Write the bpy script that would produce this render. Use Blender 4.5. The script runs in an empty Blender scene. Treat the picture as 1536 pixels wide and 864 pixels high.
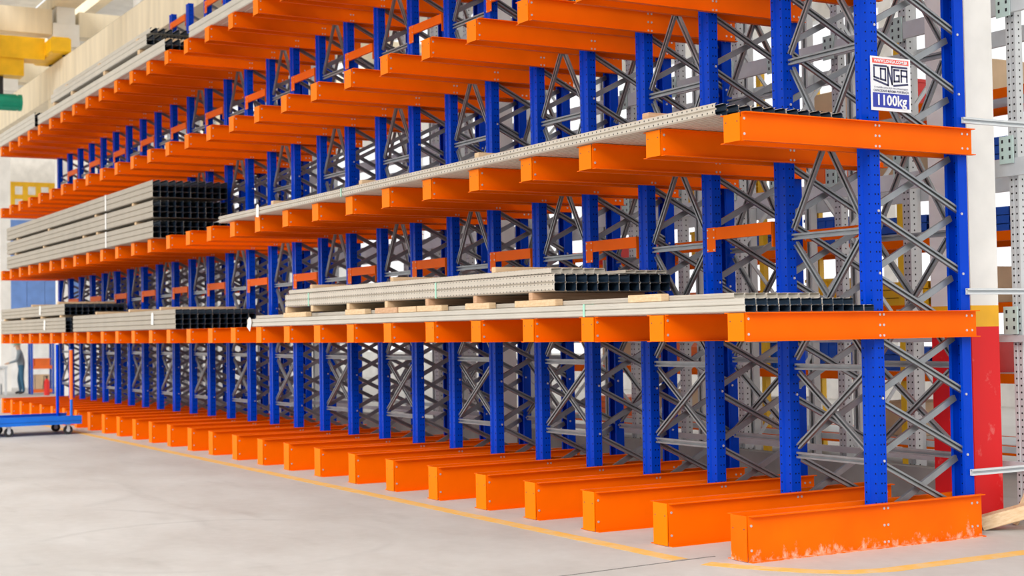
import bpy, bmesh, math, random
from mathutils import Vector, Matrix
random.seed(7)
scene = bpy.context.scene
COL = scene.collection

# ------------------------------------------------------------------ camera
F_PX, CAM = 2203.9, Vector((8.4493, -6.8455, 1.7161))
YAW, PITCH, ROLL = 1.0461, 0.0292, -0.0159
fw = Vector((-math.sin(YAW)*math.cos(PITCH), math.cos(YAW)*math.cos(PITCH), math.sin(PITCH)))
rt = Vector((math.cos(YAW), math.sin(YAW), 0.0)); up = rt.cross(fw)
r2 = rt*math.cos(ROLL) + up*math.sin(ROLL); u2 = -rt*math.sin(ROLL) + up*math.cos(ROLL)
cd = bpy.data.cameras.new('camera'); cam = bpy.data.objects.new('camera', cd); COL.objects.link(cam)
M = Matrix.Identity(4)
for i in range(3):
    M[i][0], M[i][1], M[i][2], M[i][3] = r2[i], u2[i], -fw[i], CAM[i]
cam.matrix_world = M
cd.sensor_width = 36.0; cd.lens = F_PX*36.0/1536.0; cd.clip_end = 400
cd.dof.use_dof = True; cd.dof.focus_distance = 12.0; cd.dof.aperture_fstop = 2.4
scene.camera = cam

# ------------------------------------------------------------------ light
world = bpy.data.worlds.new('daylight'); scene.world = world; world.use_nodes = True
bgn = world.node_tree.nodes['Background']
bgn.inputs['Color'].default_value = (0.985, 0.995, 1.0, 1); bgn.inputs['Strength'].default_value = 0.66
sd = bpy.data.lights.new('daylight_sun', 'SUN'); sd.energy = 2.5; sd.angle = math.radians(40); sd.color = (1.0, 0.985, 0.965)
so = bpy.data.objects.new('daylight_sun', sd); COL.objects.link(so)
so.rotation_euler = Vector((-0.46, 0.66, -0.62)).to_track_quat('-Z', 'Y').to_euler()
vs = scene.view_settings
vs.view_transform = 'Standard'; vs.look = 'None'; vs.gamma = 1.0; vs.use_curve_mapping = False; vs.exposure = 0.82

# ------------------------------------------------------------------ materials
def nt(name):
    m = bpy.data.materials.new(name); m.use_nodes = True
    t = m.node_tree; return m, t, t.nodes['Principled BSDF']
def N(t, kind, **kw):
    n = t.nodes.new(kind)
    for k, v in kw.items():
        if hasattr(n, k): setattr(n, k, v)
        else: n.inputs[k].default_value = v
    return n
def mth(t, op, a, b=None, c=None):
    n = t.nodes.new('ShaderNodeMath'); n.operation = op
    for i, v in enumerate((a, b, c)):
        if v is None: continue
        if isinstance(v, (int, float)): n.inputs[i].default_value = v
        else: t.links.new(v, n.inputs[i])
    return n.outputs[0]
def mixc(t, fac, a, b):
    n = t.nodes.new('ShaderNodeMix'); n.data_type = 'RGBA'
    for s, v in ((n.inputs[0], fac), (n.inputs[6], a), (n.inputs[7], b)):
        if isinstance(v, (tuple, list)): s.default_value = (*v[:3], 1)
        elif isinstance(v, (int, float)): s.default_value = v
        else: t.links.new(v, s)
    return n.outputs[2]
def ramp(t, src, lo, hi):
    n = t.nodes.new('ShaderNodeMapRange'); n.clamp = True
    n.inputs['From Min'].default_value = lo; n.inputs['From Max'].default_value = hi
    t.links.new(src, n.inputs['Value']); return n.outputs[0]
def noise(t, scale, detail=3.0, vec=None, stretch=None, rough=0.5):
    n = N(t, 'ShaderNodeTexNoise'); n.inputs['Scale'].default_value = scale; n.inputs['Detail'].default_value = detail
    n.inputs['Roughness'].default_value = rough
    if vec is None: vec = t.nodes.new('ShaderNodeTexCoord').outputs['Object']
    if stretch:
        mp = t.nodes.new('ShaderNodeMapping'); mp.inputs['Scale'].default_value = stretch
        t.links.new(vec, mp.inputs['Vector']); vec = mp.outputs[0]
    t.links.new(vec, n.inputs['Vector']); return n.outputs['Fac']
def paint(name, col, rough=0.4, var=0.10, scale=3.0, metal=0.0, spec=0.5, stretch=None):
    m, t, b = nt(name)
    d = tuple(c*(1-var) for c in col); l = tuple(min(1, c*(1+var)) for c in col)
    f = noise(t, scale, 4, stretch=stretch)
    t.links.new(mixc(t, ramp(t, f, 0.3, 0.7), d, l), b.inputs['Base Color'])
    b.inputs['Roughness'].default_value = rough; b.inputs['Metallic'].default_value = metal
    b.inputs['Specular IOR Level'].default_value = spec
    return m
ORANGE = (0.90, 0.135, 0.0)
M_or = paint('orange_enamel', ORANGE, 0.42, 0.06, 2.0, spec=.06)
M_plate_lit = paint('orange_end_plate_lit', (0.95, 0.20, 0.0), 0.42, 0.06, 2.0, spec=.06)  # rack orange lightened: aisle-side light on the plates put into the colour
def worn_orange():
    m, t, b = nt('worn_orange_enamel')
    co = t.nodes.new('ShaderNodeTexCoord').outputs['Object']
    sp = t.nodes.new('ShaderNodeSeparateXYZ'); t.links.new(co, sp.inputs[0])
    low = ramp(t, sp.outputs[2], 0.17, 0.0)
    n1 = noise(t, 14, 6, co, (1, 1, .7), 0.7); n2 = noise(t, 2.2, 3, co)
    s = mth(t, 'ADD', mth(t, 'MULTIPLY', low, 0.30), mth(t, 'MULTIPLY', n2, 0.35))
    w = ramp(t, mth(t, 'ADD', n1, s), 0.92, 1.12)
    base = mixc(t, ramp(t, n2, .3, .7), (0.86, .12, .0), (.93, .15, .0))
    t.links.new(mixc(t, w, base, (0.80, 0.50, 0.36)), b.inputs['Base Color'])
    b.inputs['Roughness'].default_value = 0.45; b.inputs['Specular IOR Level'].default_value = .07
    return m
M_worn = worn_orange()
def dotted(name, col, hole, pts, pitch, rad, axis, rough=0.35, metal=0.0, var=.06, spec=.35):
    """enamel or steel with punched holes: pts are (|a|, b) positions across the section, repeated along axis"""
    m, t, b = nt(name)
    co = t.nodes.new('ShaderNodeTexCoord').outputs['Object']
    sp = t.nodes.new('ShaderNodeSeparateXYZ'); t.links.new(co, sp.inputs[0])
    o = sp.outputs; ai = {'z': (o[0], o[1], o[2]), 'x': (o[1], o[2], o[0])}[axis]
    a = mth(t, 'ABSOLUTE', ai[0])
    fr = mth(t, 'MULTIPLY', mth(t, 'SUBTRACT', mth(t, 'FRACT', mth(t, 'DIVIDE', ai[2], pitch)), 0.5), pitch)
    f2 = mth(t, 'MULTIPLY', fr, fr); best = None
    for pa, pb in pts:
        da = mth(t, 'SUBTRACT', a, pa); db = mth(t, 'SUBTRACT', ai[1], pb)
        d = mth(t, 'ADD', mth(t, 'ADD', mth(t, 'MULTIPLY', da, da), mth(t, 'MULTIPLY', db, db)), f2)
        best = d if best is None else mth(t, 'MINIMUM', best, d)
    h = mth(t, 'LESS_THAN', best, rad*rad)
    n = noise(t, 4, 4, co)
    c = mixc(t, ramp(t, n, .3, .7), tuple(x*(1-var) for x in col), tuple(min(1, x*(1+var)) for x in col))
    t.links.new(mixc(t, h, c, hole), b.inputs['Base Color'])
    b.inputs['Roughness'].default_value = rough; b.inputs['Metallic'].default_value = metal; b.inputs['Specular IOR Level'].default_value = spec
    return m
BLUE = (0.0, 0.05, 0.55)
M_blue = dotted('blue_enamel_punched', BLUE, (0.002, 0.01, 0.05), [(.0725, .045), (.0725, .078), (.052, .0)], 0.075, 0.0075, 'z', 0.22, spec=.08)
M_galvp = dotted('galvanised_punched', (0.60, 0.62, 0.63), (0.02, .02, .02), [(.05, .05), (.025, .0)], 0.06, 0.009, 'z', 0.45, 0.05)
M_steel = paint('grey_brace_steel', (0.27, 0.285, 0.30), 0.34, 0.14, 6, 0.6)
M_galv = paint('galvanised_steel', (0.62, 0.65, 0.67), 0.45, 0.08, 5, 0.05)
M_bolt = paint('zinc_bolt', (0.62, 0.60, 0.60), 0.35, .05, 9, 0.5)
M_prof = dotted('beige_profile_steel', (0.56, 0.50, 0.42), (0.05, .045, .04), [(.0565, -.024), (.0565, .0265)], 0.063, 0.0075, 'x', 0.45, 0.1)
M_proffar = paint('grey_beige_profile_steel', (0.40, 0.35, 0.28), 0.5, .06, 3, .1)
M_profthin = paint('beige_smooth_profile_steel', (0.56, 0.52, 0.45), 0.45, .05, 3, .1)
M_inner_shade = paint('blue_black_inner_shade', (0.016, 0.034, 0.060), 0.5, .2, 8)  # shade inside hollow sections, painted as a dark colour on inner faces and ends
def wood(name, a, b2):
    m, t, b = nt(name)
    f = noise(t, 5, 6, stretch=(3, .5, 12), rough=.6)
    t.links.new(mixc(t, ramp(t, f, .3, .7), a, b2), b.inputs['Base Color']); b.inputs['Roughness'].default_value = .75
    return m
M_wood = wood('pale_pine', (0.62, 0.40, 0.21), (0.80, 0.60, 0.38))
M_wood2 = wood('reddish_pine', (0.50, 0.27, 0.14), (0.70, 0.45, 0.28))
def concrete_floor():
    m, t, b = nt('concrete_floor')
    co = t.nodes.new('ShaderNodeTexCoord').outputs['Object']
    n1 = noise(t, .55, 6, co, (1, 1.6, 1), .62); n2 = noise(t, 7, 6, co, (1, 1, 1), .65); n3 = noise(t, 1.3, 2, co, (.5, 2.2, 1))
    c = mixc(t, ramp(t, n1, .30, .70), (0.45, 0.43, 0.405), (0.55, 0.535, 0.515))
    c = mixc(t, mth(t, 'MULTIPLY', ramp(t, n3, .60, .74), .30), c, (0.33, .31, .29))
    c = mixc(t, mth(t, 'MULTIPLY', ramp(t, n2, .42, .68), .16), c, (0.70, .68, .66))
    # dark tyre arcs
    sp = t.nodes.new('ShaderNodeSeparateXYZ'); t.links.new(co, sp.inputs[0])
    wob = mth(t, 'MULTIPLY', mth(t, 'SUBTRACT', n3, .5), .12)
    for cx, cy, r, w in ((-8.6, -4.3, 2.2, .16), (-5.0, -4.4, 1.9, .10), (-3.4, -2.9, 1.5, .08)):
        dx = mth(t, 'SUBTRACT', sp.outputs[0], cx); dy = mth(t, 'SUBTRACT', sp.outputs[1], cy)
        d = mth(t, 'SQRT', mth(t, 'ADD', mth(t, 'MULTIPLY', dx, dx), mth(t, 'MULTIPLY', dy, dy)))
        ring = mth(t, 'ABSOLUTE', mth(t, 'ADD', mth(t, 'SUBTRACT', d, r), wob))
        k = mth(t, 'MULTIPLY', ramp(t, ring, w, 0.0), mth(t, 'MULTIPLY', ramp(t, n1, .45, .62), .22))
        c = mixc(t, k, c, (0.22, .21, .20))
    t.links.new(c, b.inputs['Base Color'])
    t.links.new(ramp(t, n1, -1.0, 1.6), b.inputs['Roughness'])
    return m
M_floor = concrete_floor()
def worn_paint(name, col, under, lo, hi, sc=6):
    m, t, b = nt(name)
    f = noise(t, sc, 6, rough=.65)
    t.links.new(mixc(t, ramp(t, f, lo, hi), col, under), b.inputs['Base Color']); b.inputs['Roughness'].default_value = .6
    return m
M_line = worn_paint('worn_yellow_floor_paint', (0.82, 0.47, 0.10), (0.70, 0.55, 0.34), .42, .72)
M_joint = paint('dark_floor_joint', (0.20, .19, .18), .9)
M_conc = paint('pale_painted_concrete', (0.88, 0.86, 0.82), .8, .07, 2.5)
M_conc2 = paint('cream_precast_concrete', (0.82, 0.71, 0.52), .85, .10, 1.2, stretch=(3, 3, .4))
M_red = worn_paint('red_pillar_paint', (0.72, 0.002, 0.006), (0.80, .30, .27), .60, .80, 4)
M_yel = paint('yellow_pillar_paint', (0.88, 0.44, 0.004), .5)
M_crane = paint('yellow_crane_paint', (0.90, 0.50, 0.005), .4)
M_white = paint('white_panel', (0.86, .855, .84), .6)
M_bluepanel = paint('blue_sheet_panel', (0.16, 0.30, 0.68), .5)
M_cart = paint('blue_cart_paint', (0.0, 0.15, 0.66), .35)
M_black = paint('black_rubber', (0.02, .02, .025), .6)
M_green = paint('green_paint', (0.0, 0.30, 0.18), .4)
M_strap = paint('pale_green_strap', (0.35, 0.68, 0.52), .4)
M_paper = paint('white_paper', (0.82, .80, .76), .8)
M_redp = paint('red_paint', (0.75, 0.02, 0.015), .35)
M_bluep = paint('blue_plastic', (0.005, 0.09, 0.55), .4)
M_yelp = paint('yellow_plastic', (0.90, .52, .01), .4)
M_orp = paint('orange_plastic', (0.90, .17, .02), .4)
M_cream = paint('cream_carton', (0.66, .47, .30), .8)
M_roof = paint('white_roof_sheet', (0.86, .85, .82), .7)

# ------------------------------------------------------------------ mesh helpers
class MB:
    def __init__(s): s.v = []; s.f = []; s.m = []
    def box(s, a, b, mi=0, ch=0.0):
        x0, y0, z0 = a; x1, y1, z1 = b; n = len(s.v)
        if ch <= 0:
            s.v += [(x, y, z) for z in (z0, z1) for y in (y0, y1) for x in (x0, x1)]
            for q in ((0, 2, 3, 1), (4, 5, 7, 6), (0, 1, 5, 4), (2, 6, 7, 3), (0, 4, 6, 2), (1, 3, 7, 5)):
                s.f.append(tuple(n+i for i in q)); s.m.append(mi)
        else:   # chamfered box as a stack of three rings
            def ring(i, z): s.v.extend([(x0+i, y0+i, z), (x1-i, y0+i, z), (x1-i, y1-i, z), (x0+i, y1-i, z)])
            ring(ch, z0); ring(0, z0+ch); ring(0, z1-ch); ring(ch, z1)
            s.f.append((n+3, n+2, n+1, n)); s.m.append(mi)
            for r in range(3):
                for i in range(4):
                    j = (i+1) % 4; s.f.append((n+r*4+i, n+r*4+j, n+r*4+4+j, n+r*4+4+i)); s.m.append(mi)
            s.f.append((n+12, n+13, n+14, n+15)); s.m.append(mi)
        return s
    def cyl(s, p, q, r, seg=10, mi=0, r1=None):
        p = Vector(p); q = Vector(q); d = (q-p).normalized()
        a = d.orthogonal().normalized(); b = d.cross(a); n = len(s.v); r1 = r if r1 is None else r1
        for c, rr in ((p, r), (q, r1)):
            for i in range(seg):
                t = 2*math.pi*i/seg; s.v.append(tuple(c + (a*math.cos(t)+b*math.sin(t))*rr))
        for i in range(seg):
            j = (i+1) % seg; s.f.append((n+i, n+j, n+seg+j, n+seg+i)); s.m.append(mi)
        s.f.append(tuple(n+i for i in reversed(range(seg)))); s.m.append(mi)
        s.f.append(tuple(n+seg+i for i in range(seg))); s.m.append(mi)
        return s
    def sect(s, poly, th, frame, length, mi=0, mi_in=None):
        """open 2-D polyline given thickness and swept along frame's third axis; frame = (origin, ax, ay, az)"""
        o, ax, ay, az = [Vector(c) for c in frame]; pts = [Vector((*p, 0)) for p in poly]; off = []
        for i, p in enumerate(pts):
            d0 = (p-pts[i-1]).normalized() if i else None
            d1 = (pts[i+1]-p).normalized() if i < len(pts)-1 else None
            d0 = d0 or d1; d1 = d1 or d0
            n0 = Vector((-d0.y, d0.x, 0)); n1 = Vector((-d1.y, d1.x, 0)); nn = (n0+n1).normalized()
            off.append(p + nn*(th/max(.35, nn.dot(n0))))
        k = len(pts); n = len(s.v)
        for e in (0, length):
            for p in pts+off: s.v.append(tuple(o + ax*p.x + ay*p.y + az*e))
        K = 2*k; mi_in = mi if mi_in is None else mi_in
        for i in range(k-1):
            s.f.append((n+i, n+i+1, n+K+i+1, n+K+i)); s.m.append(mi)
            s.f.append((n+k+i+1, n+k+i, n+K+k+i, n+K+k+i+1)); s.m.append(mi_in)
            s.f.append((n+i+1, n+i, n+k+i, n+k+i+1)); s.m.append(mi_in)
            s.f.append((n+K+i, n+K+i+1, n+K+k+i+1, n+K+k+i)); s.m.append(mi_in)
        for i in (0, k-1):
            s.f.append((n+i, n+K+i, n+K+k+i, n+k+i)); s.m.append(mi)
        return s
    def mesh(s, name, mats, smooth=False):
        me = bpy.data.meshes.new(name); me.from_pydata(s.v, [], s.f)
        for m in (mats if isinstance(mats, (list, tuple)) else [mats]): me.materials.append(m)
        me.polygons.foreach_set('material_index', s.m)
        bm = bmesh.new(); bm.from_mesh(me); bmesh.ops.recalc_face_normals(bm, faces=bm.faces); bm.to_mesh(me); bm.free()
        if smooth: me.polygons.foreach_set('use_smooth', [True]*len(me.polygons))
        me.update(); return me
def add(name, me, parent=None, loc=(0, 0, 0), rot=(0, 0, 0)):
    o = bpy.data.objects.new(name, me); COL.objects.link(o); o.location = loc; o.rotation_euler = rot
    if parent: o.parent = parent
    return o
def tag(o, label, cat, group=None, kind=None):
    o['label'] = label
    if kind: o['kind'] = kind
    else: o['category'] = cat
    if group: o['group'] = group
    return o
def thing(name, label, cat, loc=(0, 0, 0), group=None, rotz=0):
    o = add(name, None, None, loc, (0, 0, rotz)); return tag(o, label, cat, group)
def struct(name, me, label, loc=(0, 0, 0), parent=None):
    o = add(name, me, parent, loc); o['label'] = label; o['kind'] = 'structure'; return o

# ------------------------------------------------------------------ setting: floor, pillars, runway beam, roof
struct('floor', MB().box((-75, -25, -.12), (16, 24, 0)).mesh('floor', M_floor), 'pale grey concrete warehouse floor with scuffs and tyre marks')
def ribbon(path, w, z, mat):
    mb = MB(); P = [Vector((*p, z)) for p in path]; L = []
    for i, p in enumerate(P):
        d = (P[min(i+1, len(P)-1)]-P[max(i-1, 0)]).normalized(); nrm = Vector((-d.y, d.x, 0))*w/2
        L.append((p+nrm, p-nrm))
    for a, b in L: mb.v += [tuple(a), tuple(b), (a.x, a.y, z-.0015), (b.x, b.y, z-.0015)]
    for i in range(len(L)-1):
        n = 4*i
        for q in ((0, 1, 5, 4), (2, 6, 7, 3), (0, 4, 6, 2), (1, 3, 7, 5)): mb.f.append(tuple(n+j for j in q)); mb.m.append(0)
    return mb.mesh('ribbon', mat)
struct('trim_1', ribbon([(-45, -.31), (-20, -.31), (-8, -.31), (-.42, -.31)], .15, .002, M_line), 'worn yellow floor line along the rack aisle')
struct('trim_2', ribbon([(-.17, -.26), (.05, -.17), (.28, -.05), (.55, .13), (.72, .32), (.80, .6), (.80, 2.0), (.80, 9.0)], .16, .002, M_line), 'worn yellow floor line turning round the end of the rack')
struct('trim_3', ribbon([(-.18, -4.5), (-.32, -1.3), (-.36, -.7), (-.40, -.08), (-.40, 0.0)], .018, .0022, M_joint), 'thin dark joint in the concrete floor')
PILX = [-0.60 - 8.24*i for i in range(8)]
for i, px in enumerate(PILX):
    p = add('pillar', MB().box((-.225, 0, 1.87), (.225, .33, 8.44)).mesh('pillar', M_conc), None, (px, 2.75, 0))
    p['kind'] = 'structure'; p['label'] = 'pale concrete pillar with a red foot and yellow band at the near rack end' if i == 0 else 'pale concrete pillar behind the rack posts carrying the runway beam'
    if i == 0:
        add('painted_band', MB().box((-.226, -.001, 1.69), (.226, .331, 1.87)).mesh('band', M_yel), p)
        add('painted_foot', MB().box((-.226, -.001, 0), (.226, .331, 1.69)).mesh('foot', M_red), p)
    else:
        add('pillar_foot', MB().box((-.225, 0, 0), (.225, .33, 1.87)).mesh('pillar_foot', M_conc), p)
    add('corbel', MB().box((-.28, -.16, 8.12), (.28, .45, 8.44)).mesh('corbel', M_conc2), p)
struct('runway_beam', MB().box((-66, 2.58, 8.442), (14, 3.15, 9.33)).mesh('runway', M_conc2), 'long cream concrete crane runway beam above the rack')
struct('runway_beam', MB().box((-66, -7.75, 8.442), (14, -7.18, 9.33)).mesh('runway', M_conc2), 'second cream concrete crane runway beam across the aisle')
for px in PILX: struct('pillar', MB().box((px-.225, -7.62, 0), (px+.225, -7.29, 8.44)).mesh('pillar', M_conc), 'pale concrete pillar across the aisle')
for i, px in enumerate(PILX):
    q = struct('pillar_top', MB().box((-.30, 0, 9.332), (.30, .5, 11.0)).mesh('ptop', M_conc), 'short concrete pillar standing on the runway beam', (px, 2.72, 0))
    add('pillar_cap', MB().box((-.37, -.12, 9.88), (.37, .60, 10.52)).mesh('pcap', M_conc), q)
    for y0, y1 in ((-8, 2.59), (3.33, 20)):
        struct('roof_beam', MB().box((-.30, y0, 10.2), (.30, y1, 10.9)).mesh('rbeam', M_conc2), 'cream concrete roof beam crossing the hall at a pillar', (px, 0, 0))
struct('roof_beam', MB().box((-66, 2.66, 11.002), (14, 3.26, 11.4)).mesh('rbeam', M_conc2), 'cream concrete beam running along the pillar tops')
for j in range(10):
    y = -7.8 + 3.0*j
    struct('roof_purlin', MB().box((-66, y-.16, 11.402), (14, y+.16, 11.75)).mesh('purlin', M_conc2), 'cream concrete purlin under the roof sheets')
    if j < 9: struct('ceiling', MB().box((-66, y+.05, 11.752), (14, y+1.75, 11.85)).mesh('sheet', M_roof), 'pale roof sheet strip beside an open skylight')

# ------------------------------------------------------------------ the blue and orange cantilever rack
NF = 28
LEV = [1.6096, 3.0831, 4.545, 5.984]; HA = 0.2145; HB = 0.34
W = 0.19; YR = 2.39; FL = 0.052
BASE_DX = {0: -.02, 2: -.045, 3: -.02, 4: .06, 5: .035, 7: -.015, 8: -.045, 9: -.065, 12: -.03, 14: -.05, 15: -.06}
rack = thing('cantilever_rack', 'long cantilever rack of blue posts with orange arms and grey lattice bracing', 'rack')
def arm_mesh(name, h, mats, base=False):
    mb = MB(); T = .007
    for s in (1, -1):
        # channel with its back to the posts and its flanges turned outward
        x0 = 0 if s > 0 else -W
        poly = [(FL, 0), (0, 0), (0, h), (FL, h)]
        fr = ((x0, .012, 0), (s, 0, 0), (0, 0, 1), (0, 1, 0))
        mb.sect(poly, -T, fr, YR-.012)
    spots = [(1.335, h*.12), (1.375, h*.12), (1.375, h*.5), (1.335, h*.5), (1.335, h*.88), (1.375, h*.88), (.035, h*.25), (.035, h*.78), (2.28, h*.25), (2.34, h*.25), (2.34, h*.8), (2.28, h*.8)]
    for y, z in spots:
        mb.cyl((0, y, z), (.012, y, z), .0105, 6, 1)
    return mb.mesh(name, mats)
me_arm = arm_mesh('arm', HA, [M_or, M_bolt]); me_base = arm_mesh('base_beam', HB, [M_or, M_bolt]); me_base0 = arm_mesh('base_beam_worn', HB, [M_worn, M_bolt])
def plate_mesh(h, mat):
    mb = MB().box((-W+.002, 0, .004), (-.002, .008, h-.004), 0)
    for s in (-W+.03, -.03): mb.cyl((s, -.001, h*.70), (s, .001, h*.70), .006, 6, 1)
    return mb.mesh('end_plate', [mat, M_inner_shade])
me_pl = plate_mesh(HA, M_plate_lit); me_plb = plate_mesh(HB, M_plate_lit); me_plb0 = plate_mesh(HB, M_worn)
PT = 7.66
def post_mesh(sgn, PT=7.66):
    w = .0725
    poly = [(-.045, .10), (-w, .10), (-w, .0), (-.034, .0), (-.024, .012), (.024, .012), (.034, 0), (w, 0), (w, .10), (.045, .10)]
    mb = MB().sect(poly, .0045, ((0, 0, .012), (1, 0, 0), (0, sgn, 0), (0, 0, 1)), PT)
    for i in range(int((PT-.5)/.487)):
        mb.cyl((w, sgn*.072, .66+i*.487), (w+.008, sgn*.072, .66+i*.487), .011, 6, 1)
    return mb.mesh('post', [M_blue, M_bolt])
me_pf = post_mesh(1); me_pr = post_mesh(-1); me_pfs = post_mesh(1, 6.27); me_prs = post_mesh(-1, 6.27)
YF, YB = 1.30, 2.355
for k in range(NF):
    dx = BASE_DX.get(k, random.uniform(-.03, .03) if k > 15 else 0)
    b = add('base_beam', me_base0 if k == 0 else me_base, rack, (-k+dx, 0, 0), (0, 0, dx/1.8)); add('end_plate', me_plb0 if k == 0 else me_plb, b)
    for z in LEV:
        a = add('arm', me_arm, rack, (-k, random.uniform(-.006, .006), z)); add('end_plate', me_pl, a)
    add('front_post', me_pf if k < 19 else me_pfs, rack, (-k-.095, YF, 0)); add('rear_post', me_pr if k < 19 else me_prs, rack, (-k-.095, YB, 0))

BRACE = [(.006, 0), (.016, 0), (.016, .017), (-.016, .017), (-.016, 0), (-.006, 0)]
def brace(mb, p, q, w, face, mi=0):
    """lipped channel between two points; its back looks along 'face'"""
    p = Vector(p); q = Vector(q); d = q-p; L = d.length; az = d/L
    ay = Vector(face).normalized(); ay = (ay - az*ay.dot(az)).normalized(); ax = ay.cross(az); s = w/.032
    mb.sect([(x*s, y*s) for x, y in BRACE], .003*s, (p, ax, ay, az), L, mi)
Z0, DZ = 0.66, 0.487
me_dn = MB(); brace(me_dn, (0, 1.39, DZ-.03), (0, 2.30, .02), .050, (-1, 0, 0)); me_dn = me_dn.mesh('lattice', M_steel)
me_up = MB(); brace(me_up, (0, 1.39, .02), (0, 2.27, DZ-.03), .050, (1, 0, 0)); me_up = me_up.mesh('lattice', M_steel)
rest = MB()
for k in range(NF):
    for i in range(-1, 14):
        z = Z0 + i*DZ
        if k > 18 and z > 5.7: continue
        if k < 10:
            add('lattice_brace', me_dn, rack, (-k-.045, 0, z)); add('lattice_brace', me_up, rack, (-k-.145, 0, z))
        else:
            brace(rest, (-k-.045, 1.39, z+DZ-.03), (-k-.045, 2.30, z+.02), .050, (-1, 0, 0))
            brace(rest, (-k-.145, 1.39, z+.02), (-k-.145, 2.27, z+DZ-.03), .050, (1, 0, 0))
o = add('lattice_brace', rest.mesh('lattice_rest', M_steel), rack); o['kind'] = 'stuff'
HZ = [.655, 1.39, 2.47, 3.94, 5.37, 6.80]
me_h = MB(); brace(me_h, (-1.0, 0, 0), (-.17, 0, 0), .052, (0, 1, 0)); me_h = me_h.mesh('horizontal', M_steel)
XM = []
for a, b in zip(HZ[:-1], HZ[1:]):
    d = b-a; m1 = MB(); brace(m1, (-.985, 0, .06), (-.185, 0, d-.06), .050, (0, 1, 0)); m2 = MB(); brace(m2, (-.985, .022, d-.06), (-.185, .028, .06), .050, (0, 1, 0))
    XM.append((a, m1.mesh('diag', M_steel), m2.mesh('diag', M_steel)))
for k in range(0, NF-1, 2):
    for yy in (1.335, 2.275):
        for z in HZ[:6 if k < 18 else 5]: add('horizontal_strut', me_h, rack, (-k, yy, z + (random.uniform(-.01, .01))))
        for a, m1, m2 in XM[:5 if k < 18 else 4]: add('cross_brace', m1, rack, (-k, yy, a)); add('cross_brace', m2, rack, (-k, yy, a))
tb = MB().box((-1.07, 0, .0), (-.20, .03, .108), 0)
tb.box((-1.09, -.004, -.105), (-.97, .0, .11), 0); tb.box((-.206, 0, -.105), (-.198, .10, .108), 0)
for z in (.09, .02, -.09): tb.cyl((-1.075, -.004, z), (-1.075, -.009, z), .008, 6, 1); tb.cyl((-.985, -.004, z), (-.985, -.009, z), .008, 6, 1)
me_tie = tb.mesh('tie', [M_or, M_bolt])
for k in range(1, NF-1, 2):
    for z in (2.50, 5.45, 7.40)[:3 if k < 18 else 2]:
        add('tie_beam', me_tie, rack, (-k, 1.292, z)); add('tie_beam', me_tie, rack, (-k, 2.36, z))
gm = MB(); brace(gm, (0, 0, 0), (0, 1.9, 0), .05, (-1, 0, 0)); me_g = gm.mesh('guard', M_galv)
for z in (3.37, 1.978, .515): add('guard_bar', me_g, rack, (.012, 2.30, z))

arms1 = [o for o in rack.children if o.name.startswith('arm') and abs(o.location.z-LEV[0]) < .01]
M_stick = paint('white_sticker', (.72, .68, .62), .6)
for k, y0, y1 in ((8, .24, .46), (5, .50, .535), (12, .45, .49), (16, .3, .5), (24, .2, .5), (23, .15, .5)):
    a = next(o for o in arms1 if abs(o.location.x+k) < .1)
    add('sticker', MB().box((.0, y0, .02), (.0015, y1, .07)).mesh('sticker', M_stick), a)

# ------------------------------------------------------------------ capacity sign
sg = thing('capacity_sign', 'white and blue load capacity sign fixed to the end post of the rack', 'sign', (-.010, 1.314, 3.395))
sg.rotation_euler = (0, 0, 0)
def yz_poly(polys, x, mat, name, parent, label=None):
    mb = MB(); e = .0012
    for P in polys:
        n = len(mb.v); k = len(P)
        mb.v += [(x, a, b) for a, b in P] + [(x-e, a, b) for a, b in P]
        mb.f.append(tuple(n+i for i in range(k))); mb.m.append(0); mb.f.append(tuple(n+k+i for i in reversed(range(k)))); mb.m.append(0)
        for i in range(k): j = (i+1) % k; mb.f.append((n+i, n+k+i, n+k+j, n+j)); mb.m.append(0)
    o = add(name, mb.mesh(name, mat), parent)
    if label: o['label'] = label
    return o
S = .425
M_sw = paint('sign_white', (0.82, .82, .85), .4, .02); M_sb = paint('sign_blue', (0.015, .03, .36), .4, .02); M_sr = paint('sign_red', (0.85, .10, .07), .4, .02); M_sn = paint('sign_navy', (0.03, .03, .10), .4, .02)
add('sign_board', MB().box((-.004, 0, 0), (0, S, S)).mesh('board', M_sw), sg)
R = lambda a, b, c, d: [(a, b), (c, b), (c, d), (a, d)]
yz_poly([R(.018, .025, .405, .140)], .0014, M_sb, 'blue_panel', sg)
yz_poly([R(.018, .372, .405, .410)], .0014, M_sr, 'red_band', sg)
def txt(s, y, z, size, mat, name, width=None, bold=0.0):
    c = bpy.data.curves.new(name, 'FONT'); c.body = s; c.size = size; c.offset = bold; c.align_x = 'CENTER'; c.resolution_u = 2
    o = bpy.data.objects.new(name, c); COL.objects.link(o); bpy.context.view_layer.update()
    me = bpy.data.meshes.new_from_object(o.evaluated_get(bpy.context.evaluated_depsgraph_get())); bpy.data.objects.remove(o)
    xs = [v.co.x for v in me.vertices]; w = max(xs)-min(xs); k = (width/w) if width else 1
    for v in me.vertices: v.co = Vector((.0030, v.co.x*k, v.co.y))
    me.materials.clear(); me.materials.append(mat)
    return add(name, me, sg, (0, y, z))
txt('WWW.LONGA.COM.BR', .2125, .380, .034, M_sw, 'web_lettering', .36, .0012)
txt('1100kg', .2125, .045, .115, M_sw, 'capacity_lettering', .31, .0032)
txt('CAPACIDADE MÁXIMA POR BRAÇO', .2125, .148, .026, M_sn, 'caption_lettering', .375, .0003)
txt('A medida certa para sua armazenagem', .2125, .176, .024, M_sn, 'slogan_lettering', .36)
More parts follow.
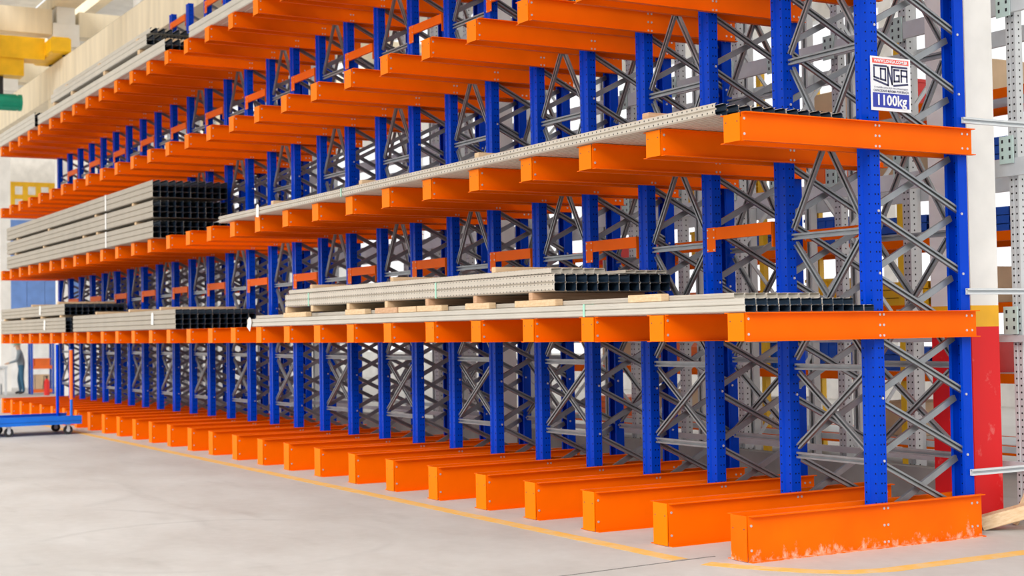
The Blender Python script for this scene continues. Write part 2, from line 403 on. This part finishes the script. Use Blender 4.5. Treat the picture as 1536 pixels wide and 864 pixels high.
def stroke(p, q, w=.015):
    p = Vector((*p, 0)); q = Vector((*q, 0)); d = (q-p).normalized(); n = Vector((-d.y, d.x, 0))*w/2; p = p-d*w/2; q = q+d*w/2
    return [tuple((p+n).xy), tuple((p-n).xy), tuple((q-n).xy), tuple((q+n).xy)]
lg = []
for a, b in [((.035, .352), (.165, .352)), ((.225, .352), (.385, .352)), ((.035, .240), (.178, .204)), ((.245, .204), (.390, .222)),   # the bars over and under the name
             ((.035, .335), (.035, .262)), ((.035, .262), (.085, .250)),                                   # L
             ((.105, .330), (.155, .330)), ((.155, .330), (.155, .240)), ((.155, .240), (.105, .248)), ((.105, .248), (.105, .330)),   # O
             ((.182, .204), (.182, .345)), ((.182, .345), (.225, .215)), ((.225, .215), (.225, .352)),      # N
             ((.300, .330), (.248, .330)), ((.248, .330), (.248, .238)), ((.248, .238), (.300, .243)), ((.300, .243), (.300, .285)), ((.300, .285), (.275, .285)),   # G
             ((.325, .242), (.325, .330)), ((.325, .330), (.385, .330)), ((.385, .330), (.385, .245)), ((.325, .285), (.385, .285))]:   # A
    lg.append(stroke(a, b))
yz_poly(lg, .0014, M_sn, 'logo', sg)

# ------------------------------------------------------------------ loads: steel profiles on the arms
def prof_mesh(w, h, L, mat, groove=.013, inner=None):
    """lipped omega profile lying along x from 0 to -L, standing on z=0, front side at y=0"""
    g = min(groove, h*.16); c = min(.012, h*.16)
    poly = [(w*.28, h), (c, h), (0, h-c), (0, h*.60), (g, h*.53), (g, h*.47), (0, h*.40), (0, c), (c, 0), (w*.40, 0), (w*.45, g*.7), (w*.55, g*.7), (w*.60, 0), (w-c, 0), (w, c), (w, h*.40), (w-g, h*.47), (w-g, h*.53), (w, h*.60), (w, h-c), (w-c, h), (w*.72, h)]
    poly = [(a-w/2, b-h/2) for a, b in poly]
    return MB().sect(poly, .003, ((0, 0, 0), (0, 1, 0), (0, 0, 1), (-1, 0, 0)), L, 0, 1).mesh('profile', [mat, inner or M_inner_shade])
def stack(x, y0, z0, L, w, h, rows, label, group, mat=None, mesh=None, jit=.012, skip=None, groove=.001, inner=None):
    me = mesh or prof_mesh(w-.003, h-.002, L, mat or M_prof, groove, inner)
    for r, n in enumerate(rows):
        for c in range(n):
            if skip and skip(r, c): continue
            o = add('steel_profile', me, None, (x+random.uniform(-jit, 0), y0+w*(c+.5), z0+h*(r+.5)+.0025))
            rn = {1: ['only'], 2: ['lower', 'upper'], 3: ['bottom', 'middle', 'top'], 4: ['bottom', 'second', 'third', 'top']}[len(rows)][r]
            cn = 'outermost ' if c == 0 else 'innermost ' if c == n-1 else 'inner '
            tag(o, cn+label.replace('@', rn), 'steel profile', group)
    return me
A1, A2, A4 = LEV[0]+HA, LEV[1]+HA, LEV[3]+HA
stack(.02, .0, A1, 10.55, .106, .052, [12, 10], 'smooth beige profile in the @ row lying on the lowest arms under wooden blocks', 'profiles lying directly on the lowest arms', M_profthin)
stack(-.22, .085, A1+.105, 10.2, .106, .045, [8], 'beige profile set back on top of the smooth profiles on the lowest arms', 'set-back third layer on the lowest arms', M_prof, inner=M_profthin)
stack(-2.62, .0, 2.0610, 6.5, .115, .078, [11, 11], 'perforated profile in the @ row of the bundle raised on wooden battens', 'profiles in the bundle raised on battens')
stack(-2.72, .03, 2.060+.160, 6.35, .115, .055, [5], 'flat profile in the loose top layer of the bundle raised on battens', 'loose top layer of the raised bundle', inner=M_profthin)
stack(-2.60, .75, 2.060+.160, 6.35, .115, .035, [4], 'thin profile lying low on top of the bundle raised on battens', 'thin profiles on the raised bundle', inner=M_profthin)
stack(-.225, -.05, A2, 11.3, .115, .096, [11], 'perforated profile in the single layer on the second row of arms', 'single layer on the second row of arms', groove=.013)
mL2 = None
for i, z in enumerate((A2, A2+.327, A2+.654)):
    mL2 = stack(-14.72, -.05, z, 11.5, .125, .0925, [10, 10, 10], 'grey-beige profile in the @ row of the %s of three tall bundles' % ('lowest', 'middle', 'topmost')[i], 'profiles in the %s of three tall bundles' % ('lowest', 'middle', 'topmost')[i], M_proffar, mesh=mL2)
mL1 = stack(-13.68, -.02, A1, 6.5, .118, .077, [11]*4, 'grey-beige profile in the @ row of the four-row stack on the lowest arms', 'profiles in the four-row stack on the lowest arms', M_proffar)
vis = lambda r, c: not (c < 3 or r == 3)
stack(-20.88, .0, A1, 6.3, .118, .075, [10]*4, 'grey-beige profile in the @ row of the lower of two stacked tagged bundles', 'lower bundle at the far end of the lowest arms', M_proffar, skip=vis)
stack(-20.95, .0, A1+.345, 6.2, .118, .075, [10]*3, 'grey-beige profile in the @ row of the upper of two stacked tagged bundles', 'upper bundle at the far end of the lowest arms', M_proffar, skip=lambda r, c: False)
stack(-14.1, -.02, A4, 9.0, .125, .10, [8, 8], 'beige profile in the @ row of the lower bundle on the topmost arms', 'lower bundle on the topmost arms', M_profthin)
stack(-15.1, -.02, A4+.275, 6.8, .125, .085, [8, 8], 'beige profile in the @ row of the middle bundle on the topmost arms', 'middle bundle on the topmost arms', M_profthin)
stack(-15.3, .10, A4+.515, 6.9, .125, .09, [7], 'beige profile in the highest layer on the topmost row of arms', 'highest layer on the topmost arms', M_profthin)
stack(-14.35, .68, A4+.275, .7, .125, .085, [4, 3], 'short offcut in the @ row beyond the middle bundle on the topmost arms', 'short offcuts on the topmost arms', M_profthin)
stack(-23.4, -.02, A4, 4.2, .125, .10, [8, 8, 8], 'beige profile in the @ row of the short bundle on the topmost arms', 'far bundle on the topmost arms', M_profthin, skip=lambda r, c: not (c < 2 or r == 2))
stack(-3.9, .02, A4, 9.1, .125, .095, [5, 5], 'long beige profile in the @ row before the blue posts on the topmost arms', 'long profiles on the topmost arms', M_profthin)

# wooden blocks and battens
def batten(p, size, mat, label, group, rz=0):
    o = add('wooden_batten', MB().box((-size[0]/2, 0, 0), (size[0]/2, size[1], size[2]), 0, .004).mesh('batten', mat), None, p, (0, 0, rz)); tag(o, label, 'wood', group); return o
zb = A1+.1075
for i, (a, b) in enumerate([(-9.2, -8.45), (-7.25, -6.70), (-6.43, -5.87), (-5.83, -5.41), (-5.38, -4.82), (-4.31, -3.83), (-3.34, -2.62), (-1.49, -1.03)]):
    batten(((a+b)/2, .004, zb), (b-a, .075, .060), (M_wood, M_wood, M_wood2, M_paper, M_wood, M_wood, M_wood, M_wood)[i] if i != 3 else M_wood,
           'short pale wooden block lying on the front smooth profile' if i < 7 else 'single short wooden block beyond the end of the raised bundle', 'short blocks under the raised bundle' if i < 7 else None)
for x in (-9.12, -8.27, -7.18, -6.15, -5.16, -4.12, -3.06):
    batten((x, .01, zb+.0605), (.07, 1.22, .070), M_wood2 if x > -6 else M_wood, 'wooden batten laid crosswise right under the raised perforated bundle', 'crosswise battens under the raised bundle', random.uniform(-.04, .04))
for x, y, z in ((-8.6, .14, 2.275), (-6.27, .14, 2.275), (-3.81, .05, 2.275)):
    batten((x, y, z), (.08, .95, .055), M_wood, 'pale wooden batten resting on top of the raised perforated bundle', 'battens on top of the raised bundle', random.uniform(-.05, .05))
for x in (-1.22, -4.06, -6.81, -9.6):
    batten((x, .02, A2+.099), (.085, 1.1, .06), M_wood2 if x > -2 else M_wood, 'wooden batten lying across the single profile layer on the second row of arms', 'battens on the single layer')
for r, z in enumerate((A2+.2805, A2+.6075)):
    for x in ((-15.8, -18.3+.0, -19.3, -22.6, -25.4), (-15.95, -18.4, -22.15, -25.2))[r]:
        batten((x, -.03, z), (.10, 1.22, .0465), M_wood, ('pale batten in the lower gap of the three tall bundles', 'pale batten in the upper gap of the three tall bundles')[r], ('battens in the lower gap of the tall bundles', 'battens in the upper gap of the tall bundles')[r])
for x in (-14.6, -16.4, -18.6):
    batten((x, .02, A1+.311), (.09, 1.25, .05), M_wood, 'wooden batten lying on top of the four-row stack on the lowest arms', 'battens on the four-row stack')
for x in (-21.3, -23.0, -24.9, -26.8):
    batten((x, .0, A1+.303), (.12, 1.15, .042), M_wood, 'wooden batten between the two tagged far bundles', 'battens between the far bundles')
for x in (-21.6, -24.0): batten((x, .02, A1+.573), (.10, 1.15, .045), M_wood, 'wooden batten on top of the upper far bundle', 'battens on the upper far bundle')
for x in (-15.6, -17.8, -20.2, -21.7):
    batten((x, -.01, A4+.2035), (.12, 1.0, .0705), M_wood, 'wooden batten between the lower and middle bundles on the topmost arms', 'lower battens on the topmost arms')
batten((-14.5, .1, A4+.2035), (.12, .9, .0705), M_wood, 'wooden batten under the short offcuts on the topmost arms', None); batten((-14.95, .2, A4+.2035), (.12, .9, .0705), M_wood2, 'reddish batten beside the end of the middle bundle on the topmost arms', None)
for x in (-15.9, -18.4, -20.9):
    batten((x, .05, A4+.4485), (.12, .92, .066), M_wood, 'wooden batten under the highest layer on the topmost arms', 'upper battens on the topmost arms')

# straps and paper tags
def strap(x, y0, y1, z0, z1, label, mat=M_strap, w=.03):
    e = .0015; mb = MB()
    mb.box((-w/2, y0-e, z0), (w/2, y0-.0002, z1)); mb.box((-w/2, y1+.0002, z0), (w/2, y1+e, z1)); mb.box((-w/2, y0-e, z1), (w/2, y1+e, z1+e)); mb.box((-w/2, y0-e, z0-e+.0006), (w/2, y1+e, z0+.0004))
    return tag(add('strap', mb.mesh('strap', mat), None, (x, 0, 0)), label, 'strap')
strap(-2.15, -.002, 1.276, A1+.0016, A1+.109, 'pale green strap round the smooth profiles under the end of the raised bundle')
strap(-4.93, -.002, 1.269, 2.0610, 2.2195, 'pale green strap round the middle of the raised perforated bundle')
strap(-8.35, -.002, 1.269, 2.0610, 2.2195, 'pale green strap near the far end of the raised perforated bundle')
strap(-7.2, -.052, 1.218, A2+.0016, A2+.0995, 'pale green strap round the single layer on the second row of arms')
for i, z in enumerate((A2, A2+.327, A2+.654)):
    strap(-17.6, -.052, 1.203, z+.0016, z+.2805, 'pale band round the %s of the three tall bundles' % ('lowest', 'middle', 'topmost')[i], M_paper, .09)
def papertag(p, w, h, rot, label):
    mb = MB(); e = .002
    P = [(-w/2, 0), (w/2, 0), (w/2, h*.82), (w*.22, h), (-w*.22, h), (-w/2, h*.82)]
    mb.v = [(a, 0, b) for a, b in P]+[(a, e, b) for a, b in P]; mb.f = [tuple(range(6)), tuple(reversed(range(6, 12)))]+[(i, (i+1) % 6, 6+(i+1) % 6, 6+i) for i in range(6)]; mb.m = [0]*8
    tag(add('paper_tag', mb.mesh('tag', M_paper), None, p, rot), label, 'tag')
papertag((-10.45, -.015, A1-.03), .13, .17, (0, .5, 0), 'white paper tag tied to the far end of the smooth profiles')
papertag((-9.95, -.058, A2-.03), .10, .17, (0, .1, 0), 'white paper tag hanging from the single layer on the second row of arms')
papertag((-14.9, -.026, A1+.08), .13, .20, (0, .1, 0), 'white paper tag on the front of the four-row stack')
papertag((-22.7, -.006, A1+.06), .16, .22, (0, .2, 0), 'white paper tag on the lower far bundle')
papertag((-23.1, -.006, A1+.38), .16, .20, (0, .2, 0), 'white paper tag on the upper far bundle')

# ------------------------------------------------------------------ galvanised rack standing behind
gr = thing('galvanised_rack', 'grey galvanised rack with punched posts standing behind the blue posts', 'rack', (0, 0, 0))
gp = [(-.02, .09), (-.05, .09), (-.05, 0), (-.012, 0), (-.008, .008), (.008, .008), (.012, 0), (.05, 0), (.05, .09), (.02, .09)]
me_gf = MB().sect(gp, .004, ((0, 0, 0), (1, 0, 0), (0, 1, 0), (0, 0, 1)), 7.2).mesh('gpost', M_galvp)
me_gb = MB().sect(gp, .004, ((0, 0, 0), (1, 0, 0), (0, -1, 0), (0, 0, 1)), 7.2).mesh('gpost', M_galvp)
GX = [-.45, -1.74, -2.68, -3.55, -4.27, -5.33, -6.33] + [-6.33-1.05*i for i in range(1, 20)]
me_gl = []
for a, b in ((.06, 1.10), (1.10, .06)):
    mb = MB(); brace(mb, (0, 3.48, a), (0, 4.42, b), .036, (1, 0, 0)); me_gl.append(mb.mesh('glat', M_galv))
for i, x in enumerate(GX):
    add('punched_post', me_gf, gr, (x, 3.40, 0)); add('punched_post', me_gb, gr, (x, 4.50, 0))
    if i < 12:
        for j in range(6): add('frame_brace', me_gl[(j+i) % 2], gr, (x, 0, .3+j*1.13))
for z, h in ((.45, .06), (1.55, .06), (3.0, .155), (4.43, .155), (5.9, .155)):
    for y in (3.345, 4.505):
        mb = MB()
        mb.sect([(.045, 0), (0, 0), (0, h), (.045, h)], -.004, ((0, 0, 0), (0, 1, 0), (0, 0, 1), (-1, 0, 0)), 27)
        add('long_beam', mb.mesh('gbeam', M_galv), gr, (-.2, y, z))
cm = MB().box((-.09, -.012, 0), (.06, 0, .24), 0)
for i in range(3):
    for dx in (-.055, .025): cm.box((dx-.01, -.014, .04+i*.07), (dx+.01, -.0122, .07+i*.07), 1)
me_cn = cm.mesh('connector', [paint('pale_green_zinc', (.55, .70, .66), .5), M_black])
for x in GX[:7]:
    for z in (1.62, 3.11, 4.40): add('beam_connector', me_cn, gr, (x, 3.34, z))
struct('kerb', MB().box((-27, 3.18, 0), (-.95, 3.335, .40)).mesh('kerb', paint('grey_kerb_concrete', (.33, .33, .31), .85)), 'grey concrete kerb along the foot of the galvanised rack')

# ------------------------------------------------------------------ coloured goods on shelving further back
def shelving(x0, x1, y0, y1, levels, label, pm):
    s = thing('goods_shelving', label, 'shelving', ((x0+x1)/2, (y0+y1)/2, 0))
    ox, oy = (x0+x1)/2, (y0+y1)/2
    n = max(1, round((x1-x0)/2.4)); top = levels[-1]+.9
    for i in range(n+1):
        x = x0+(x1-x0)*i/n-ox
        for y in (y0, y1): add('upright', MB().box((x-.045, y-.04-oy, 0), (x+.045, y+.04-oy, top)).mesh('up', pm), s)
    for z in levels:
        for y in (y0-.045, y1+.045): add('shelf_beam', MB().box((x0-ox, y-.02-oy, z-.11), (x1-ox, y+.02-oy, z)).mesh('sb', M_or), s)
        add('shelf_deck', MB().box((x0-ox+.05, y0-oy+.05, z-.03), (x1-ox-.05, y1-oy-.05, z)).mesh('sd', M_galv), s)
    return s
def crate_mesh(w, d, h, mat):
    mb = MB(); t = .02
    mb.box((-w/2, -d/2, 0), (w/2, d/2, t)); mb.box((-w/2, -d/2, t), (w/2, -d/2+t, h)); mb.box((-w/2, d/2-t, t), (w/2, d/2, h))
    mb.box((-w/2, -d/2+t, t), (-w/2+t, d/2-t, h)); mb.box((w/2-t, -d/2+t, t), (w/2, d/2-t, h))
    mb.box((-w/2-.015, -d/2-.015, h-.04), (w/2+.015, -d/2, h)); mb.box((w/2, -d/2-.015, h-.04), (w/2+.015, d/2+.015, h))
    for i in range(4):
        x = -w/2+w*(i+.5)/4; mb.box((x-.012, -d/2-.012, t), (x+.012, -d/2, h-.04))
    return mb.mesh('crate', mat)
def beamstack_mesh(w, d, mat):
    mb = MB()
    for r in range(3):
        for c in range(4):
            y = -d/2+d*c/4
            mb.sect([(d/4-.02, 0), (0, 0), (0, .09), (d/4-.02, .09)], -.005, ((w/2, y, r*.1), (0, 1, 0), (0, 0, 1), (-1, 0, 0)), w)
    return mb.mesh('beams', mat)
def carton_mesh(w, d, h):
    mb = MB().box((-w/2, -d/2, 0), (w/2, d/2, h), 0, .012); mb.box((-w/2-.001, -.03, h*.3), (w/2+.001, .03, h+.001), 1); return mb.mesh('carton', [M_cream, M_wood])
CM = {'blue': M_bluep, 'yellow': M_yelp, 'orange': M_orp, 'red': M_redp, 'white': M_white}
crm = {c: crate_mesh(.62, .8, .38, m) for c, m in CM.items()}
bem = {'orange': beamstack_mesh(1.1, .7, M_orp), 'blue': beamstack_mesh(1.1, .7, M_bluep), 'yellow': beamstack_mesh(1.1, .7, M_yelp)}
carm = carton_mesh(.6, .7, .42)
LV = [.35, 1.15, 1.95, 2.75, 3.55, 4.35]
shelving(-12.4, .6, 6.2, 7.2, LV, 'orange-beamed goods shelving beyond the galvanised rack', M_yelp)
x = .1
while x > -12:
    for z in LV:
        r = random.random()
        if r < .22: continue
        if r < .55:
            c = random.choice(['blue', 'yellow', 'orange', 'orange', 'blue']); o = add('beam_bundle', bem[c], None, (x, 6.7, z+.001)); tag(o, '%s steel beams stacked on the orange-beamed goods shelving' % c, 'steel beams', '%s beam bundles on the shelving' % c)
        elif r < .82:
            c = random.choice(list(CM)); o = add('crate', crm[c], None, (x, 6.7, z+.001)); tag(o, '%s plastic crate on the orange-beamed goods shelving' % c, 'crate', '%s crates on the shelving' % c)
        else: tag(add('carton', carm, None, (x, 6.7, z+.001)), 'brown carton on the orange-beamed goods shelving', 'carton', 'cartons on the shelving')
    x -= 1.25
wb = struct('wall_back', MB().box((-70, 17.0, 0), (14, 17.3, 1.0)).mesh('wall', M_white), 'low white rear wall of the hall with bays opened above to let daylight in')  # unseen wall; its open bays are made up to let daylight through
for i in range(15): add('wall_pier', MB().box((-70+i*6, 17.0, 1.0), (-69.6+i*6, 17.3, 9.0)).mesh('pier', M_white), wb)
add('wall_header', MB().box((-70, 17.0, 9.0), (14.4, 17.3, 11.0)).mesh('header', M_white), wb)

# ------------------------------------------------------------------ far end: office front, railing, crane, person, shelf
of = struct('wall_far', MB().box((-45.3, -14, 0), (-45.0, 17, 6.1)).mesh('wallfar', M_white), 'white partition at the far end of the hall')
for i in range(8):
    add('blue_panel', MB().box((-44.998, 1.2+i*.62, 2.7), (-44.95, 1.2+i*.62+.605, 5.9)).mesh('bp', M_bluepanel), of)
struct('wall_gable', MB().box((-68, -8, 0), (-67.7, 20, 12.2)).mesh('gable', paint('warm_grey_sheeting', (.62, .58, .52), .8)), 'warm grey gable wall far behind the office panels')
rl = thing('guard_railing', 'yellow guard railing on top of the far blue panels', 'railing', (-45.1, 0, 6.101))
for z in (.05, .55, 1.0): add('rail', MB().box((-.03, 1.5, z), (.03, 7.5, z+.16)).mesh('rail', M_crane), rl)
for i in range(14): add('baluster', MB().box((-.045, 1.5+i*.45, 0), (.045, 1.68+i*.45, 1.15)).mesh('bal', M_crane), rl)
wc = struct('wall_column', MB().box((-36.4, .85, 0), (-36.0, 1.42, 9.2)).mesh('wcol', M_white), 'tall white column just past the far end of the rack')
cr = thing('bridge_crane', 'yellow overhead bridge crane resting on the runway beam', 'crane', (-33.0, 2.6, 9.331))
mb = MB(); mb.box((-.35, -10, .02), (.35, -.35, .62)); mb.box((-.30, -9.5, -.45), (.30, -.9, .02)); add('bridge_girder', mb.mesh('girder', M_crane), cr)
mb = MB().box((-1.1, -.35, .10), (1.1, .18, .55), 0, .05); add('end_carriage', mb.mesh('endc', M_crane), cr)
mb = MB().box((-30, .05, 0), (40, .13, .06)); add('crane_rail', mb.mesh('rail', M_black), cr)
for xx in (-.8, .8): add('carriage_wheel', MB().cyl((xx, .02, .16), (xx, .16, .16), .10, 14).mesh('cw', M_black), cr)
mb = MB().cyl((0, -1.7, -1.15), (0, -1.0, -1.15), .21, 16).cyl((0, -1.0, -1.15), (0, -.92, -1.15), .23, 16)
for i in range(8):
    t = i*math.pi/4; mb.box((math.sin(t)*.215-.012, -1.6, -1.15+math.cos(t)*.215-.012), (math.sin(t)*.215+.012, -1.05, -1.15+math.cos(t)*.215+.012))
mt = add('hoist_motor', mb.mesh('motor', M_green), cr); add('motor_hanger', MB().box((-.05, -1.5, -.96), (.05, -1.4, -.45)).mesh('hang', M_black), cr)

# platform cart
ct = thing('platform_cart', 'blue platform cart with an orange-sleeved handle parked before the rack', 'cart', (-18.15, -.36, 0))
for xx in (0, -1.15):
    mb = MB().sect([(.05, 0), (0, 0), (0, .15), (.05, .15)], -.006, ((xx, 0, .185), (-1 if xx == 0 else 1, 0, 0), (0, 0, 1), (0, -1, 0)), 2.1)
    mb.box((xx-.004, -2.1, .25), (xx+.010, 0, .262)); add('side_rail', mb.mesh('srail', M_cart), ct)
add('deck', MB().box((-1.14, -2.09, .205), (-.01, -.01, .228)).mesh('deck', M_cart), ct)
for yy in (-.02, -1.05, -2.06): add('cross_member', MB().box((-1.13, yy-.03, .186), (-.02, yy+.01, .204)).mesh('cm', M_cart), ct)
h1 = MB().cyl((-.05, -.17, .228), (-.05, -.17, 1.52), .025, 12).mesh('hp', M_cart); h2 = MB().cyl((-1.1, -.17, .228), (-1.1, -.17, 1.60), .028, 12).mesh('hp', M_blue)
p1 = add('handle_post', h1, ct); add('handle_post', h2, ct)
add('sleeve', MB().cyl((-.05, -.17, .62), (-.05, -.17, 1.50), .031, 12).mesh('sl', M_orp), p1)
for xx in (-.10, -1.05):
    for yy in (-.22, -1.24):
        w = add('caster', MB().cyl((xx-.022, yy, .08), (xx+.022, yy, .08), .08, 18, 0).cyl((xx-.024, yy, .08), (xx+.024, yy, .08), .035, 12, 1).mesh('wh', [M_black, M_galv]), ct)
        add('fork', MB().box((xx-.035, yy-.025, .07), (xx-.027, yy+.025, .19)).box((xx+.027, yy-.025, .07), (xx+.035, yy+.025, .19)).box((xx-.04, yy-.04, .165), (xx+.04, yy+.04, .184)).mesh('fk', M_galv), w)

# small orange shelf, extinguisher, work bench by the far pillar
sh = thing('small_shelf', 'small blue-posted shelf with orange boards near the far pillar', 'shelf', (-38.2, 3.3, 0))
for yy in (-.32, .32):
    for xx in (-.18, .18): add('shelf_post', MB().box((xx-.03, yy-.03, 0), (xx+.03, yy+.03, 2.6)).mesh('sp', M_bluep), sh)
for z in (.05, .78, 1.55): add('shelf_board', MB().box((-.2, -.30, z), (.2, .30, z+.10)).mesh('sbd', M_orp), sh)
tag(add('crate', crate_mesh(.36, .45, .22, M_orp), None, (-38.2, 3.3, .881)), 'orange crate on the middle board of the small blue-posted shelf', 'crate')
tag(add('carton', carton_mesh(.36, .42, .45), None, (-38.2, 3.3, .151)), 'brown carton on the bottom board of the small blue-posted shelf', 'carton')
ex = thing('fire_extinguisher', 'red fire extinguisher standing beside the small shelf', 'extinguisher', (-37.0, 3.2, 0))
add('cylinder', MB().cyl((0, 0, 0), (0, 0, .42), .085, 14).cyl((0, 0, .42), (0, 0, .50), .085, 14, 0, .03).mesh('ec', M_redp), ex)
add('valve', MB().cyl((0, 0, .5), (0, 0, .57), .03, 8).box((-.02, -.10, .56), (.02, .04, .585)).mesh('ev', M_black), ex)
add('hose', MB().cyl((0, -.08, .55), (0, -.11, .2), .012, 8).mesh('eh', M_black), ex)
bn = thing('work_bench', 'grey work bench standing before the person at the far end', 'bench', (-38.6, 2.05, 0))
add('bench_top', MB().box((-.4, -.6, .82), (.4, .25, .88)).mesh('bt', M_galv), bn)
for xx in (-.36, .36):
    for yy in (-.55, .2): add('leg', MB().box((xx-.03, yy-.03, 0), (xx+.03, yy+.03, .82)).mesh('bl', M_galv), bn)
add('drawer', MB().box((-.34, -.5, .35), (.34, .15, .80)).mesh('bd', M_white), bn)

# the person at the bench
def person(loc, rotz):
    root = thing('person', 'person in a grey jacket and jeans with a green cap at the bench', 'person', loc, None, rotz)
    J = {'pel': ((0, 0, .95), .15), 'wa': ((0, .02, 1.12), .135), 'ch': ((0, .05, 1.32), .165), 'nk': ((0, .08, 1.47), .06), 'hd': ((0, .12, 1.60), .095), 'tp': ((0, .13, 1.70), .075)}
    E = [('pel', 'wa'), ('wa', 'ch'), ('ch', 'nk'), ('nk', 'hd'), ('hd', 'tp')]
    for s, n in ((1, 'r'), (-1, 'l')):
        J['hip'+n] = ((.10*s, 0, .88), .105); J['kn'+n] = ((.11*s, .03+.05*s, .50), .07); J['an'+n] = ((.11*s, -.02+.06*s, .09), .048); J['to'+n] = ((.12*s, .15+.06*s, .045), .04)
        J['sh'+n] = ((.19*s, .05, 1.39), .068); J['el'+n] = ((.25*s, .12, 1.12), .052); J['wr'+n] = ((.17*s, .36, 1.04), .034); J['pa'+n] = ((.15*s, .44, 1.02), .036)
        E += [('pel', 'hip'+n), ('hip'+n, 'kn'+n), ('kn'+n, 'an'+n), ('an'+n, 'to'+n), ('ch', 'sh'+n), ('sh'+n, 'el'+n), ('el'+n, 'wr'+n), ('wr'+n, 'pa'+n)]
        for i, (dx, ln) in enumerate(((-.03, .075), (-.01, .085), (.01, .08), (.03, .065))):
            J['f%d%s' % (i, n)] = ((.15*s+dx, .44+ln, .995), .010); E.append(('pa'+n, 'f%d%s' % (i, n)))
        J['th'+n] = ((.15*s-.055*s, .45, 1.01), .011); E.append(('pa'+n, 'th'+n))
    ks = list(J); me = bpy.data.meshes.new('body'); me.from_pydata([J[k][0] for k in ks], [(ks.index(a), ks.index(b)) for a, b in E], [])
    o = bpy.data.objects.new('body_tmp', me); COL.objects.link(o)
    md = o.modifiers.new('s', 'SKIN'); sv = me.skin_vertices[0].data
    for i, k in enumerate(ks): sv[i].radius = (J[k][1],)*2; sv[i].use_root = (k == 'pel')
    o.modifiers.new('d', 'SUBSURF').levels = 2
    bpy.context.view_layer.update(); res = bpy.data.meshes.new_from_object(o.evaluated_get(bpy.context.evaluated_depsgraph_get())); bpy.data.objects.remove(o)
    res.materials.clear()
    for m in (paint('grey_jacket', (.20, .24, .27), .8), paint('denim', (.04, .13, .22), .85), paint('skin', (.50, .30, .20), .6), M_black): res.materials.append(m)
    for p in res.polygons:
        c = p.center; p.use_smooth = True
        p.material_index = 3 if c.z < .10 else 1 if c.z < .96 and c.y < .30 else 2 if (c.z > 1.47 or c.y > .37) else 0
    add('body', res, root)
    bmc = bmesh.new(); bmesh.ops.create_uvsphere(bmc, u_segments=14, v_segments=8, radius=.118)
    bmesh.ops.delete(bmc, geom=[v for v in bmc.verts if v.co.z < -.01], context='VERTS')
    bmesh.ops.solidify(bmc, geom=bmc.faces[:], thickness=.006)
    mc = bpy.data.meshes.new('cap'); bmc.to_mesh(mc); bmc.free(); mc.materials.append(M_green); add('cap', mc, root, (0, .125, 1.645))
    add('cap_peak', MB().box((-.07, .225, 1.64), (.07, .32, 1.655), 0, .005).mesh('peak', M_green), root)
    for s in (-1, 1):
        add('eye', MB().cyl((.035*s, .205, 1.615), (.035*s, .222, 1.615), .012, 8).mesh('eye', M_black), root)
    add('nose', MB().cyl((0, .20, 1.60), (0, .245, 1.57), .012, 8, 0, .018).mesh('nose', res.materials[2]), root)
    return root
pr = person((-38.4, 2.75, 0), math.radians(165)); pr.scale = (.94, .94, .94)

# ------------------------------------------------------------------ loose planks beside the pillar
for i, (p, rot, sz, lab) in enumerate([
    ((-.06, 2.88, .02), (0, -.30, .75), (.55, .20, .11), 'short pale plank tilted on the floor beside the red pillar foot'),
    ((.22, 3.22, .001), (0, 0, .7), (.5, .16, .06), 'flat plank on the floor behind the tilted plank'),
    ((-.20, 3.22, .05), (.12, -1.15, .5), (.52, .16, .06), 'weathered plank leaning upright beside the pillar')]):
    o = add('wooden_plank', MB().box((-sz[0]/2, -sz[1]/2, 0), (sz[0]/2, sz[1]/2, sz[2]), 0, .006).mesh('plank', (M_wood, M_wood2, M_wood)[i]), None, p, rot); tag(o, lab, 'wood')
    bpy.context.view_layer.update()
    mz = min((o.matrix_world @ v.co).z for v in o.data.vertices); o.location.z += .001 - mz
